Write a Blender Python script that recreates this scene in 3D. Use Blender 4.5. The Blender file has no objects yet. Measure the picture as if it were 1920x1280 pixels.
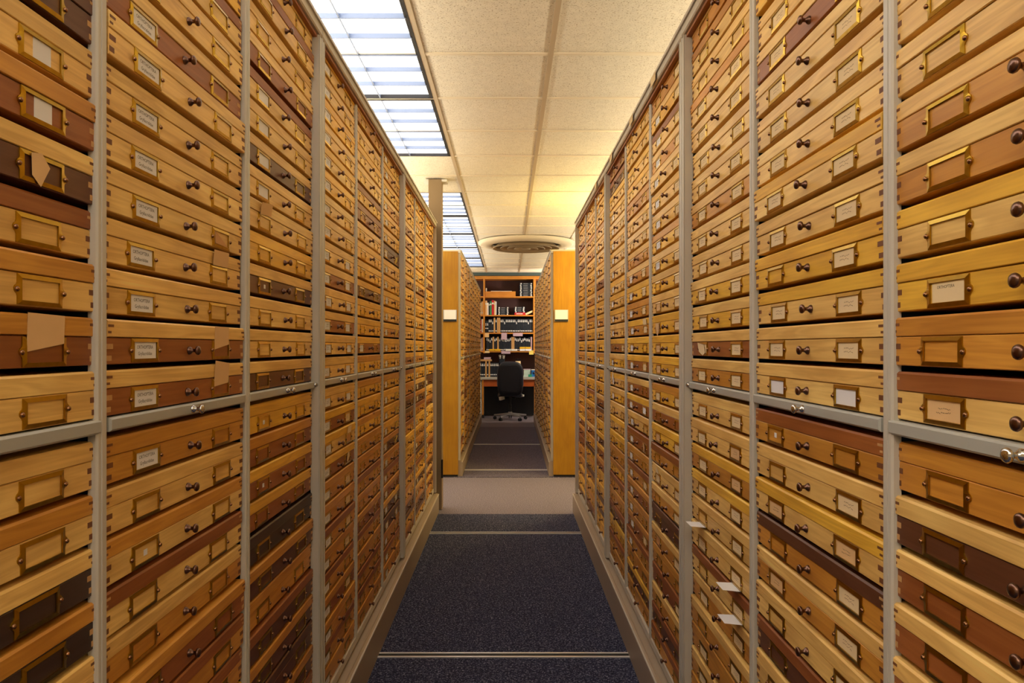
import bpy, bmesh, math, random
from mathutils import Vector, Matrix
S = bpy.context.scene
COL = S.collection
PI = math.pi
R = random.Random(7)

# ------------------------------------------------------------------ camera, world, light, exposure
cam_d = bpy.data.cameras.new('camera'); cam = bpy.data.objects.new('camera', cam_d); COL.objects.link(cam)
cam.location = (0, 0, 1.35); cam.rotation_euler = (PI/2, 0, 0)
cam_d.sensor_width = 36; cam_d.lens = 1352/1920*36
cam_d.shift_x = 7/1920; cam_d.shift_y = 10/1920; cam_d.clip_start = .02
S.camera = cam
w = bpy.data.worlds.new('world'); S.world = w; w.use_nodes = True
w.node_tree.nodes['Background'].inputs[0].default_value = (1, .86, .66, 1)
w.node_tree.nodes['Background'].inputs[1].default_value = .05
S.view_settings.view_transform = 'Standard'; S.view_settings.look = 'None'
S.view_settings.gamma = 1; S.view_settings.use_curve_mapping = False
S.view_settings.exposure = 1.58
PANEL_POWER = 1.05          # radiance of the fluorescent ceiling panels
CEIL = 2.743

def lamp(name, kind, loc, energy, color, **kw):
    d = bpy.data.lights.new(name, kind); d.energy = energy; d.color = color
    for k, v in kw.items(): setattr(d, k, v)
    o = bpy.data.objects.new(name, d); COL.objects.link(o); o.location = loc
    return o
# the warm lamp standing in the cross aisle beyond the right-hand cabinets
lamp('cross_aisle_lamp', 'POINT', (1.15, 6.75, 2.15), 20, (1, .72, .18), shadow_soft_size=.12)
# unseen warm area lamps added beside the two rows to brighten the ceiling
for nm, x, e in (('left', -1.75, 135), ('right', 1.75, 88)):
    o = lamp(f'ceiling_fill_{nm}', 'AREA', (x, 6.0, 2.20), e, (1, .86, .63), shape='RECTANGLE', size=.5, size_y=14.5)
    o.rotation_euler = (PI, 0, 0)
# unseen fill lamp added behind the camera
lamp('rear_fill_lamp', 'POINT', (-.1, -1.0, 2.5), 11, (1, .91, .80), shadow_soft_size=.35)
# lamp added out of sight, right of the desk, to brighten the alcove
lamp('alcove_fill_lamp', 'POINT', (1.2, 12.9, 2.1), 24, (1, .86, .68), shadow_soft_size=.1)

# ------------------------------------------------------------------ materials
def srgb(r, g, b):
    f = lambda c: (c/255/12.92) if c/255 <= .04045 else ((c/255+.055)/1.055)**2.4
    return (f(r), f(g), f(b), 1)
class NT:
    def __init__(s, name):
        s.m = bpy.data.materials.new(name); s.m.use_nodes = True
        s.t = s.m.node_tree; s.b = s.t.nodes['Principled BSDF']
    def n(s, typ, **kw):
        o = s.t.nodes.new(typ)
        for k, v in kw.items(): setattr(o, k, v)
        return o
    def l(s, a, b): s.t.links.new(a, b)
def mat(name, col, rough=.5, metal=0, spec=.5, noise=0, nscale=40, bump=0):
    k = NT(name); k.b.inputs['Base Color'].default_value = col
    k.b.inputs['Roughness'].default_value = rough; k.b.inputs['Metallic'].default_value = metal
    k.b.inputs['Specular IOR Level'].default_value = spec
    if noise or bump:
        tc = k.n('ShaderNodeTexCoord'); nz = k.n('ShaderNodeTexNoise')
        nz.inputs['Scale'].default_value = nscale; nz.inputs['Detail'].default_value = 4
        k.l(tc.outputs['Object'], nz.inputs['Vector'])
        if noise:
            mx = k.n('ShaderNodeMix', data_type='RGBA')
            mx.inputs[6].default_value = tuple(c*(1-noise) for c in col[:3])+(1,)
            mx.inputs[7].default_value = tuple(min(1, c*(1+noise)) for c in col[:3])+(1,)
            k.l(nz.outputs['Fac'], mx.inputs[0]); k.l(mx.outputs[2], k.b.inputs['Base Color'])
        if bump:
            bp = k.n('ShaderNodeBump'); bp.inputs['Strength'].default_value = bump; bp.inputs['Distance'].default_value = .002
            k.l(nz.outputs['Fac'], bp.inputs['Height']); k.l(bp.outputs[0], k.b.inputs['Normal'])
    return k.m
def wood(name, col=None, axis=0, rough=.42, contrast=1.0):
    """pine with long grain; the piece's own colour is its viewport colour when col is None"""
    k = NT(name)
    tc = k.n('ShaderNodeTexCoord'); oi = k.n('ShaderNodeObjectInfo')
    ml = k.n('ShaderNodeVectorMath', operation='SCALE'); ml.inputs['Scale'].default_value = 37.0
    cx = k.n('ShaderNodeCombineXYZ')
    for i in range(3): k.l(oi.outputs['Random'], cx.inputs[i])
    k.l(cx.outputs[0], ml.inputs[0])
    ad = k.n('ShaderNodeVectorMath', operation='ADD'); k.l(tc.outputs['Object'], ad.inputs[0]); k.l(ml.outputs[0], ad.inputs[1])
    def grain(sc, nscale, detail, dist=0):
        mp = k.n('ShaderNodeMapping'); mp.inputs['Scale'].default_value = sc
        k.l(ad.outputs[0], mp.inputs['Vector'])
        nz = k.n('ShaderNodeTexNoise'); nz.inputs['Scale'].default_value = nscale; nz.inputs['Detail'].default_value = detail
        nz.inputs['Distortion'].default_value = dist
        k.l(mp.outputs[0], nz.inputs['Vector']); return nz
    def ax(a, b): return tuple(a if i == axis else b for i in range(3))
    g1 = grain(ax(1.2, 16), 2.2, 3, .8)        # broad cathedral figure
    g2 = grain(ax(2.5, 160), 1.5, 3)           # fine fibre lines
    g3 = grain(ax(5, 9), 1.0, 1)               # blotches
    wv = k.n('ShaderNodeMath', operation='MULTIPLY'); wv.inputs[1].default_value = 26; k.l(g1.outputs['Fac'], wv.inputs[0])
    sn = k.n('ShaderNodeMath', operation='SINE'); k.l(wv.outputs[0], sn.inputs[0])
    def mr(src, a, b, c, d):
        m = k.n('ShaderNodeMapRange'); 
        for i, v in enumerate((a, b, c, d)): m.inputs[i+1].default_value = v
        k.l(src, m.inputs[0]); return m.outputs[0]
    v = [mr(sn.outputs[0], -1, 1, 1-.13*contrast, 1+.04*contrast), mr(g2.outputs['Fac'], .3, .7, 1-.10*contrast, 1.05), mr(g3.outputs['Fac'], .3, .7, 1-.16*contrast, 1.10)]
    p = k.n('ShaderNodeMath', operation='MULTIPLY'); k.l(v[0], p.inputs[0]); k.l(v[1], p.inputs[1])
    q = k.n('ShaderNodeMath', operation='MULTIPLY'); k.l(p.outputs[0], q.inputs[0]); k.l(v[2], q.inputs[1])
    mp = k.n('ShaderNodeMapping'); mp.inputs['Scale'].default_value = ax(2.2, 6.5); k.l(ad.outputs[0], mp.inputs['Vector'])
    vo = k.n('ShaderNodeTexVoronoi'); vo.inputs['Scale'].default_value = 1.1; k.l(mp.outputs[0], vo.inputs['Vector'])
    kn = k.n('ShaderNodeMath', operation='MULTIPLY'); k.l(q.outputs[0], kn.inputs[0]); k.l(mr(vo.outputs['Distance'], .035, .075, .42, 1), kn.inputs[1]); q = kn
    # darker wood is redder too: raise green and blue to a slightly higher power
    cc = k.n('ShaderNodeCombineXYZ')
    for i, e in enumerate((.8, 1.15, 1.5)):
        pw = k.n('ShaderNodeMath', operation='POWER'); pw.inputs[1].default_value = e; k.l(q.outputs[0], pw.inputs[0]); k.l(pw.outputs[0], cc.inputs[i])
    mu = k.n('ShaderNodeMix', data_type='RGBA', blend_type='MULTIPLY'); mu.inputs[0].default_value = 1
    if col is None: k.l(oi.outputs['Color'], mu.inputs[6])
    else: mu.inputs[6].default_value = col
    k.l(cc.outputs[0], mu.inputs[7])
    k.l(mu.outputs[2], k.b.inputs['Base Color'])
    k.b.inputs['Roughness'].default_value = rough; k.b.inputs['Specular IOR Level'].default_value = .4
    return k.m

M = {}
M['wood'] = wood('drawer_wood')
TONES = {'L': srgb(246, 205, 122), 'Y': srgb(248, 196, 70), 'O': srgb(214, 152, 62), 'R': srgb(160, 96, 48), 'D': srgb(104, 64, 42), 'K': srgb(70, 52, 44)}
for t, c in TONES.items(): M['wood'+t] = wood('pine_'+t, c)
M['endgrain'] = mat('end_grain', srgb(122, 74, 42), .6, noise=.25, nscale=200)
M['endlight'] = mat('end_grain_pale', srgb(205, 160, 105), .6, noise=.2, nscale=200)
M['steel'] = mat('beige_enamel', srgb(204, 199, 187), .38, 0, .5, noise=.04, nscale=12)
M['steel_dark'] = mat('carriage_enamel', srgb(170, 154, 134), .42, 0, .5, noise=.05, nscale=9)
M['navy'] = mat('interior_gap_shade', srgb(22, 46, 74), .7)  # blue shade of the gaps between drawers put into the interior colour
M['shelfgrey'] = mat('grey_enamel', srgb(176, 178, 172), .35)
M['brass'] = mat('aged_brass', srgb(182, 146, 40), .28, 1, noise=.3, nscale=60)
M['bronze'] = mat('dark_bronze', srgb(116, 88, 76), .28, 1, noise=.2, nscale=80)
M['chrome'] = mat('chrome', srgb(205, 205, 205), .12, 1)
M['screw'] = mat('screw_bronze', srgb(150, 110, 80), .25, 1)
M['white_paper'] = mat('white_paper', srgb(240, 240, 244), .8)
M['tan_paper'] = mat('tan_paper', srgb(232, 192, 138), .85, noise=.06, nscale=30)
M['cream_paper'] = mat('cream_paper', srgb(240, 216, 170), .85, noise=.05, nscale=30)
M['kraft_paper'] = mat('kraft_paper', srgb(212, 158, 100), .85, noise=.06, nscale=30)
M['yellow_paper'] = mat('yellow_paper', srgb(236, 214, 110), .85)
M['ink'] = mat('ink', srgb(40, 38, 40), .8)
M['faded_ink'] = mat('faded_ink', srgb(150, 116, 84), .8)
M['oak'] = wood('oak_veneer', srgb(170, 121, 20), axis=2, contrast=.6)
M['orange_wood'] = wood('orange_trim_wood', srgb(206, 136, 52), axis=0, contrast=.6)
M['orange_wood_z'] = wood('orange_post_wood', srgb(210, 138, 50), axis=2, contrast=.6)
M['red_wood'] = wood('desk_apron_wood', srgb(182, 90, 38), axis=0, contrast=.6)
M['maroon'] = mat('maroon_board', srgb(66, 34, 34), .6, noise=.15, nscale=3)
M['black'] = mat('black', srgb(12, 20, 30), .55)
M['binder'] = mat('black_cloth_board', srgb(20, 30, 44), .5)
M['chairfab'] = mat('navy_upholstery', srgb(8, 22, 42), .5, noise=.2, nscale=200)
M['piping'] = mat('grey_piping', srgb(86, 88, 108), .5)
M['grey_metal'] = mat('grey_metal', srgb(190, 192, 200), .3, .6)
M['white'] = mat('white_paint', srgb(232, 230, 222), .6)
M['counter'] = mat('grey_laminate', srgb(188, 186, 180), .4)
M['bulkhead'] = mat('grey_green_paint', srgb(60, 76, 76), .7)
M['wall'] = mat('cream_wall', srgb(222, 208, 180), .8)
M['alu'] = mat('floor_rail_aluminium', srgb(236, 236, 240), .3, .25)
M['rubber'] = mat('black_rubber', srgb(16, 16, 18), .7)
M['red'] = mat('red_cloth', srgb(190, 24, 36), .6)
M['green'] = mat('green_cloth', srgb(60, 140, 96), .6)
M['teal'] = mat('teal_plastic', srgb(40, 150, 120), .4)
M['blue'] = mat('blue_card', srgb(28, 110, 190), .5)
M['dark_blue'] = mat('dark_blue_print', srgb(12, 40, 84), .5)
M['yellow'] = mat('yellow_card', srgb(232, 182, 30), .6)
M['tan_cloth'] = mat('tan_cloth', srgb(200, 156, 100), .7)
M['lilac'] = mat('lilac_card', srgb(196, 170, 190), .7)
M['clear'] = mat('clear_plastic', srgb(190, 214, 208), .15)
M['column'] = mat('column_paint', srgb(150, 128, 96), .55, noise=.03, nscale=5)
M['tee'] = mat('tee_bar_enamel', srgb(196, 178, 150), .5)
M['tee_pale'] = mat('pale_tee_enamel', srgb(238, 226, 202), .5)
M['blackgap'] = mat('black_reveal', srgb(24, 22, 24), .6)
def tile_mat():
    k = NT('mineral_fibre_tile'); tc = k.n('ShaderNodeTexCoord'); oi = k.n('ShaderNodeObjectInfo')
    ad = k.n('ShaderNodeVectorMath', operation='ADD'); k.l(tc.outputs['Object'], ad.inputs[0]); k.l(oi.outputs['Location'], ad.inputs[1])
    n1 = k.n('ShaderNodeTexNoise'); n1.inputs['Scale'].default_value = 130; n1.inputs['Detail'].default_value = 3; k.l(ad.outputs[0], n1.inputs['Vector'])
    cr = k.n('ShaderNodeValToRGB'); cr.color_ramp.elements[0].position = .34; cr.color_ramp.elements[1].position = .42
    cr.color_ramp.elements[0].color = srgb(196, 180, 150); cr.color_ramp.elements[1].color = srgb(248, 240, 222)
    k.l(n1.outputs['Fac'], cr.inputs[0])
    n2 = k.n('ShaderNodeTexNoise'); n2.inputs['Scale'].default_value = 30; k.l(ad.outputs[0], n2.inputs['Vector'])
    mx = k.n('ShaderNodeMix', data_type='RGBA', blend_type='MULTIPLY'); mx.inputs[0].default_value = .2
    k.l(cr.outputs[0], mx.inputs[6]); k.l(n2.outputs['Fac'], mx.inputs[7]); k.l(mx.outputs[2], k.b.inputs['Base Color'])
    bp = k.n('ShaderNodeBump'); bp.inputs['Strength'].default_value = .4; bp.inputs['Distance'].default_value = .003
    k.l(n1.outputs['Fac'], bp.inputs['Height']); k.l(bp.outputs[0], k.b.inputs['Normal'])
    k.b.inputs['Roughness'].default_value = .9; return k.m
M['tile'] = tile_mat()
def carpet_mat(name, dark, mid, speck):
    k = NT(name); tc = k.n('ShaderNodeTexCoord')
    n1 = k.n('ShaderNodeTexNoise'); n1.inputs['Scale'].default_value = 130; n1.inputs['Detail'].default_value = 3; n1.inputs['Roughness'].default_value = .7
    k.l(tc.outputs['Object'], n1.inputs['Vector'])
    cr = k.n('ShaderNodeValToRGB'); e = cr.color_ramp.elements
    e[0].position = .36; e[0].color = dark; e[1].position = .72; e[1].color = speck
    m = e.new(.54); m.color = mid
    k.l(n1.outputs['Fac'], cr.inputs[0]); k.l(cr.outputs[0], k.b.inputs['Base Color'])
    bp = k.n('ShaderNodeBump'); bp.inputs['Strength'].default_value = .6; bp.inputs['Distance'].default_value = .004
    k.l(n1.outputs['Fac'], bp.inputs['Height']); k.l(bp.outputs[0], k.b.inputs['Normal'])
    k.b.inputs['Roughness'].default_value = .95; k.b.inputs['Specular IOR Level'].default_value = .1; return k.m
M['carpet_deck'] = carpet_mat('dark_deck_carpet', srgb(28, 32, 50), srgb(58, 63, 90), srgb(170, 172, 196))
M['carpet_deck_lit'] = carpet_mat('lit_deck_carpet', srgb(64, 60, 74), srgb(102, 96, 112), srgb(168, 162, 178))  # same deck carpet, with reflected light put into a lighter colour
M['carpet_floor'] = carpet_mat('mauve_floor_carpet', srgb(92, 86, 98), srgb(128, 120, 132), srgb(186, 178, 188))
def emit_mat():
    k = NT('fluorescent_diffuser')
    k.b.inputs['Base Color'].default_value = srgb(235, 235, 240)
    k.b.inputs['Emission Color'].default_value = (1, .97, .96, 1)
    k.b.inputs['Emission Strength'].default_value = PANEL_POWER
    return k.m
M['panel'] = emit_mat()
M['louver'] = mat('louver_aluminium', srgb(120, 134, 160), .35, .2)

# ------------------------------------------------------------------ mesh helpers
class MB:
    def __init__(s): s.v = []; s.f = []; s.mi = []; s.sm = []
    def add(s, vs, fs, m=0, smooth=False):
        o = len(s.v); s.v += [tuple(v) for v in vs]
        for f in fs: s.f.append([i+o for i in f]); s.mi.append(m); s.sm.append(smooth)
        return s
    def box(s, x0, x1, y0, y1, z0, z1, m=0):
        v = [(x, y, z) for z in (z0, z1) for y in (y0, y1) for x in (x0, x1)]
        return s.add(v, [(0, 2, 3, 1), (4, 5, 7, 6), (0, 1, 5, 4), (2, 6, 7, 3), (0, 4, 6, 2), (1, 3, 7, 5)], m)
    def cbox(s, x0, x1, y0, y1, z0, z1, c=.0015, m=0, cz1=None):
        """box whose front (y0) edges are chamfered"""
        t = c if cz1 is None else cz1
        v = [(x0+c, y0, z0+c), (x1-c, y0, z0+c), (x1-c, y0, z1-t), (x0+c, y0, z1-t),
             (x0, y0+c, z0), (x1, y0+c, z0), (x1, y0+t, z1), (x0, y0+t, z1),
             (x0, y1, z0), (x1, y1, z0), (x1, y1, z1), (x0, y1, z1)]
        return s.add(v, [(0, 1, 2, 3), (0, 4, 5, 1), (1, 5, 6, 2), (2, 6, 7, 3), (3, 7, 4, 0), (4, 8, 9, 5), (5, 9, 10, 6), (6, 10, 11, 7), (7, 11, 8, 4), (8, 11, 10, 9)], m)
    def bar(s, a, b, w, h, m=0):
        a, b = Vector(a), Vector(b); d = (b-a).normalized()
        up = Vector((0, 0, 1)) if abs(d.z) < .9 else Vector((0, 1, 0))
        sx = d.cross(up).normalized()*w/2; sz = sx.normalized().cross(d)*h/2
        v = [p+i*sx+j*sz for p in (a, b) for i, j in ((-1, -1), (1, -1), (1, 1), (-1, 1))]
        return s.add(v, [(0, 1, 2, 3), (7, 6, 5, 4), (0, 4, 5, 1), (1, 5, 6, 2), (2, 6, 7, 3), (3, 7, 4, 0)], m)
    def tube(s, a, b, r0, r1=None, n=12, m=0):
        r1 = r0 if r1 is None else r1
        a, b = Vector(a), Vector(b); d = (b-a).normalized()
        up = Vector((0, 0, 1)) if abs(d.z) < .9 else Vector((1, 0, 0))
        x = d.cross(up).normalized(); y = d.cross(x)
        v = [p+r*(math.cos(2*PI*i/n)*x+math.sin(2*PI*i/n)*y) for p, r in ((a, r0), (b, r1)) for i in range(n)]
        s.add(v, [(i, (i+1) % n, n+(i+1) % n, n+i) for i in range(n)], m, True)
        return s.add(v, [tuple(range(n-1, -1, -1)), tuple(range(n, 2*n))], m)
    def lathe(s, prof, n=14, m=0, axis='y', o=(0, 0, 0)):
        """prof: (radius, height); axis y runs towards -y, z upwards"""
        vs = []; fs = []
        for r, h in prof:
            for i in range(n):
                a = 2*PI*i/n; c, q = r*math.cos(a), r*math.sin(a)
                vs.append((o[0]+c, o[1]-h, o[2]+q) if axis == 'y' else (o[0]+c, o[1]+q, o[2]+h))
        for j in range(len(prof)-1):
            for i in range(n): fs.append((j*n+i, j*n+(i+1) % n, (j+1)*n+(i+1) % n, (j+1)*n+i))
        s.add(vs, fs, m, True)
        return s
    def mesh(s, name, mats):
        me = bpy.data.meshes.new(name); me.from_pydata(s.v, [], s.f)
        for k in mats: me.materials.append(M[k])
        me.polygons.foreach_set('material_index', s.mi); me.polygons.foreach_set('use_smooth', s.sm)
        bm = bmesh.new(); bm.from_mesh(me); bmesh.ops.recalc_face_normals(bm, faces=bm.faces); bm.to_mesh(me); bm.free()
        me.update(); return me
def ob(name, me, parent=None, loc=(0, 0, 0), rot=(0, 0, 0), color=None):
    o = bpy.data.objects.new(name, me); COL.objects.link(o)
    o.location = loc; o.rotation_euler = rot
    if parent is not None: o.parent = parent
    if color: o.color = color
    return o
def tag(o, label, cat, group=None):
    o['label'] = label; o['category'] = cat
    if group: o['group'] = group
    return o
def thing(name, label, cat, loc=(0, 0, 0), rz=0, group=None):
    return tag(ob(name, None, None, loc, (0, 0, rz)), label, cat, group)
def struct(o): o['kind'] = 'structure'; return o
def boxobj(name, dims, mats, parent=None, **kw):
    b = MB(); b.box(*dims); return ob(name, b.mesh(name, [mats]), parent, **kw)
ORD = ['first', 'second', 'third', 'fourth', 'fifth', 'sixth', 'seventh', 'eighth', 'ninth', 'tenth', 'eleventh', 'twelfth', 'thirteenth', 'fourteenth', 'fifteenth',
       'sixteenth', 'seventeenth', 'eighteenth', 'nineteenth', 'twentieth', 'twenty-first', 'twenty-second', 'twenty-third', 'twenty-fourth', 'twenty-fifth', 'twenty-sixth', 'twenty-seventh', 'twenty-eighth', 'twenty-ninth', 'thirtieth']

# ------------------------------------------------------------------ room shell
FARY = 14.6
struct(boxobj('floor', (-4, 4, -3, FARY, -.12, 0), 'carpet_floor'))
struct(boxobj('wall_left', (-4.1, -4, -3, FARY, 0, 3), 'wall'))
struct(boxobj('wall_right', (4, 4.1, -3, FARY, 0, 3), 'wall'))
struct(boxobj('wall_back', (-4.1, 4.1, FARY, FARY+.1, 0, 3), 'wall'))
struct(boxobj('wall_front', (-4.1, 4.1, -3.1, -3, 0, 3), 'wall'))
struct(boxobj('trim_1', (-4, 4, 13.52, 13.66, 2.69, CEIL), 'bulkhead'))
ceiling = struct(boxobj('ceiling', (-4, 4, -3, FARY, CEIL+.07, CEIL+.15), 'wall'))

# raised decks of the rolling shelving with aluminium rails let into them
def deck(n, y0, y1, rails, cm='carpet_deck'):
    d = struct(boxobj(n, (-3.6, 3.6, y0, y1, 0, .006), cm))
    for ry in rails:
        b = MB()
        b.box(-3.6, 3.6, ry-.024, ry-.014, .006, .011, 0); b.box(-3.6, 3.6, ry+.014, ry+.024, .006, .011, 0)
        b.box(-3.6, 3.6, ry-.014, ry+.014, .006, .008, 1)
        ob('floor_rail', b.mesh('floor_rail', ['alu', 'rubber']), d)
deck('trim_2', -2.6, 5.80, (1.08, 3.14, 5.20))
deck('trim_3', 7.45, 12.1, (7.87, 9.93), 'carpet_deck_lit')

# suspended ceiling: grid of tee bars with one tile object per cell
GX0, GY0, G = -.4075, 4.038, .61
LIGHTS_Y = [-.842, .378, 1.598, 2.818, 4.038, 6.478, 7.698, 8.918, 10.138, 11.358]   # near edge of each 2x4 light in the row
tb = MB(); tb.box(-.297, .297, -.297, .297, 0, .016); tile_me = tb.mesh('ceiling_tile', ['tile'])
for i in range(-4, 5):
    for j in range(-8, 17):
        x = GX0+i*G+G/2; y = GY0+j*G+G/2
        if y > 13.6 or y < -1: continue
        if i == -1 and any(a < y < a+1.22 for a in LIGHTS_Y): continue
        if y < 1.5 or abs(i) > 3: continue
        ob('ceiling_tile', tile_me, ceiling, (x, y, CEIL+.002))
for i in range(-3, 5):
    b = MB(); x = GX0+i*G; b.box(x-.012, x+.012, .9, 13.5, CEIL-.006, CEIL+.002); b.box(x-.004, x+.004, .9, 13.5, CEIL+.002, CEIL+.07)
    ob('tee_bar', b.mesh('tee_bar', ['tee']), ceiling)
for j in range(-5, 16):
    b = MB(); y = GY0+j*G; b.box(-2.2, 2.4, y-.012, y+.012, CEIL-.004, CEIL+.002); b.box(-2.2, 2.4, y-.004, y+.004, CEIL+.002, CEIL+.07)
    ob('cross_tee', b.mesh('cross_tee', ['tee_pale']), ceiling)

# fluorescent 2x4 lights with louvres
def light_parts():
    fr = MB()
    for x0, x1, y0, y1 in ((-.293, -.281, -.598, .598), (.275, .293, -.598, .598), (-.293, .293, -.598, -.586), (-.293, .293, .586, .598)): fr.box(x0, x1, y0, y1, -.008, .02, 0)
    di = MB(); di.box(-.281, .281, -.586, .586, .012, .02)
    lv = MB()
    for k in range(1, 6): lv.box(-.281, .281, -.586+k*1.172/6-.003, -.586+k*1.172/6+.003, -.011, .011)
    cv = MB(); cv.box(-.003, .003, -.586, .586, -.009, .011)
    return fr.mesh('frame', ['blackgap']), di.mesh('diffuser', ['panel']), lv.mesh('louver_blades', ['louver']), cv.mesh('center_blade', ['louver'])
LP = light_parts()
def ceiling_light(x, y, label):
    t = thing('ceiling_light', label, 'ceiling light', (x, y, CEIL), 0, 'fluorescent ceiling lights')
    for n, me in zip(('frame', 'diffuser', 'louver', 'center_blade'), LP): ob(n, me, t)
rowlab = ['over the near end of the left cabinets', 'just past the camera over the left cabinets', 'third from the camera end of the row', 'cut by the top edge of the photo',
          'right behind the first light seen, above the left cabinets', 'nearest beyond the beige column', 'second beyond the beige column',
          'third beyond the beige column', 'fourth beyond the beige column', 'farthest, next to the dark bulkhead']
for y, lb in zip(LIGHTS_Y, rowlab):
    ceiling_light(GX0-G/2, y+.61, 'long louvred fluorescent ceiling light '+lb)
for sx, nm in ((-3.05+.2, 'left'), (GX0+3.5*G+.2, 'right')):
    for k, y in enumerate((-1.4, .4, 2.2, 4.0, 6.4, 8.2, 10.0, 11.8)):
        ceiling_light(sx, y, f'louvred fluorescent ceiling light over the next aisle on the {nm}, {ORD[k]} from the near wall')

# ------------------------------------------------------------------ drawer meshes (local: front faces -y, x across, z up, origin bottom centre of the front)
DW = .562; DD = .30; PITCH = .0783; BOXH = .0412; TOT = .0692
def drawer_mesh(fm):
    b = MB(); h = DW/2
    b.cbox(-h, h, 0, DD, 0, BOXH, .0012)
    for s in (-1, 1):
        for z0, z1, wd in ((.0055, .0135, .015), (.0235, .0315, .019)):
            xa, xb = sorted((s*(h-.0013), s*(h-wd))); b.box(xa, xb, -.0004, .004, z0, z1, 1)
    return b.mesh('drawer', ['wood', fm])
def lid_mesh(fm):
    b = MB(); h = DW/2
    b.cbox(-h, h, -.0015, DD, BOXH+.0008, TOT, .001, 0, .003)
    for s in (-1, 1):
        for z0, z1, wd in ((.0475, .0510, .010), (.0570, .0610, .017)):
            xa, xb = sorted((s*(h-.0012), s*(h-wd))); b.box(xa, xb, -.0019, .003, z0, z1, 1)
    return b.mesh('lid', ['wood', fm])
DRAWER = {False: drawer_mesh('endgrain'), True: drawer_mesh('endlight')}
LID = {False: lid_mesh('endgrain'), True: lid_mesh('endlight')}
kb = MB(); kb.lathe([(.0078, 0), (.0078, .0022), (.0062, .0045), (.0036, .0075), (.0036, .0125), (.0078, .0150), (.0088, .0175), (.0078, .0200), (.0042, .0216), (.0003, .0221)], 14)
KNOB = kb.mesh('knob', ['bronze']); KNOB_C = kb.mesh('knob', ['chrome'])
def holder_mesh():
    side = [(.0450, .0195), (.0450, .0090), (.0462, .0062), (.0492, .0042), (.0510, .0012), (.0505, -.0022), (.0482, -.0046), (.0462, -.0062), (.0450, -.0090), (.0450, -.0195)]
    out = [(x, z) for x, z in side]+[(-x, z) for x, z in reversed(side)]
    ix, iz = .0378, .0138
    inn = [(math.copysign(ix, x), max(-iz, min(iz, z)) if abs(z) < .0194 else math.copysign(iz, z)) for x, z in out]
    n = len(out); b = MB()
    mid = [(x*.93 if abs(x) < .0452 else math.copysign(abs(x)-.003, x), z*.93) for x, z in out]
    lay = [(out, 0), (out, -.0014), (inn, -.0026), (inn, -.0006)]
    vs = [(x, y, z) for pts, y in lay for x, z in pts]
    fs = [(j*n+i, j*n+(i+1) % n, (j+1)*n+(i+1) % n, (j+1)*n+i) for j in range(3) for i in range(n)]
    b.add(vs, fs)
    for s in (-1, 1):
        b.lathe([(.0034, .0012), (.0033, .0034), (.0020, .0046), (.0002, .0049)], 8, 1, 'y', (s*.0472, 0, -.0006))
    return b.mesh('label_holder', ['brass', 'screw'])
HOLDER = holder_mesh()
def text_mesh(lines, size, gap, mname):
    vs = []; fs = []
    for k, t in enumerate(lines):
        c = bpy.data.curves.new('print', 'FONT'); c.body = t; c.size = size; c.align_x = 'CENTER'; c.resolution_u = 2
        o = bpy.data.objects.new('print', c); COL.objects.link(o)
        bpy.context.view_layer.update()
        me = bpy.data.meshes.new_from_object(o.evaluated_get(bpy.context.evaluated_depsgraph_get()))
        n = len(vs); vs += [(v.co.x, 0, v.co.y-k*gap) for v in me.vertices]; fs += [[i+n for i in p.vertices] for p in me.polygons]
        bpy.data.objects.remove(o); bpy.data.meshes.remove(me)
    return vs, fs
def card_mesh(pm, im, kind, wd=.074, hg=.0270, seed=0):
    b = MB(); b.box(-wd/2, wd/2, -.0005, -.0001, -hg/2, hg/2, 0)
    rr = random.Random(seed)
    if kind == 'ortho':
        v, f = text_mesh(['ORTHOPTERA', 'Gryllacrididae'], .0082, .0105, im)
        b.add([(x, -.0006, z+.0026) for x, y, z in v], f, 1)
    elif kind == 'ortho1':
        v, f = text_mesh(['ORTHOPTERA'], .0058, .01, im)
        b.add([(x-.004, -.0006, z+.005) for x, y, z in v], f, 1)
    elif kind == 'scrawl':
        for row in range(2):
            x = -wd*rr.uniform(.14, .24); z = hg*(.12-.22*row)
            while x < wd*.2:
                l = rr.uniform(.002, .005)
                b.bar((x, -.00065, z), (x+l, -.00065, z+rr.uniform(-.0018, .0018)), .0001, .0008, 1); x += l+rr.uniform(.0004, .002)
    return b.mesh('label_card', [pm, im])
CARDS = {'W': card_mesh('white_paper', 'ink', 'ortho'), 'w': card_mesh('white_paper', 'ink', 'scrawl', .072, .0270, 3), 'p': card_mesh('white_paper', 'ink', 'plain', .072),
         't': card_mesh('cream_paper', 'faded_ink', 'scrawl', .073, .0270, 5), 'u': card_mesh('tan_paper', 'faded_ink', 'scrawl', .070, .0262, 8),
         'k': card_mesh('kraft_paper', 'ink', 'plain', .070), 'G': card_mesh('cream_paper', 'ink', 'ortho1', .068, .0262), 'q': card_mesh('white_paper', 'ink', 'plain', .036, .027), 's': card_mesh('white_paper', 'ink', 'plain', .012, .010)}

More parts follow.
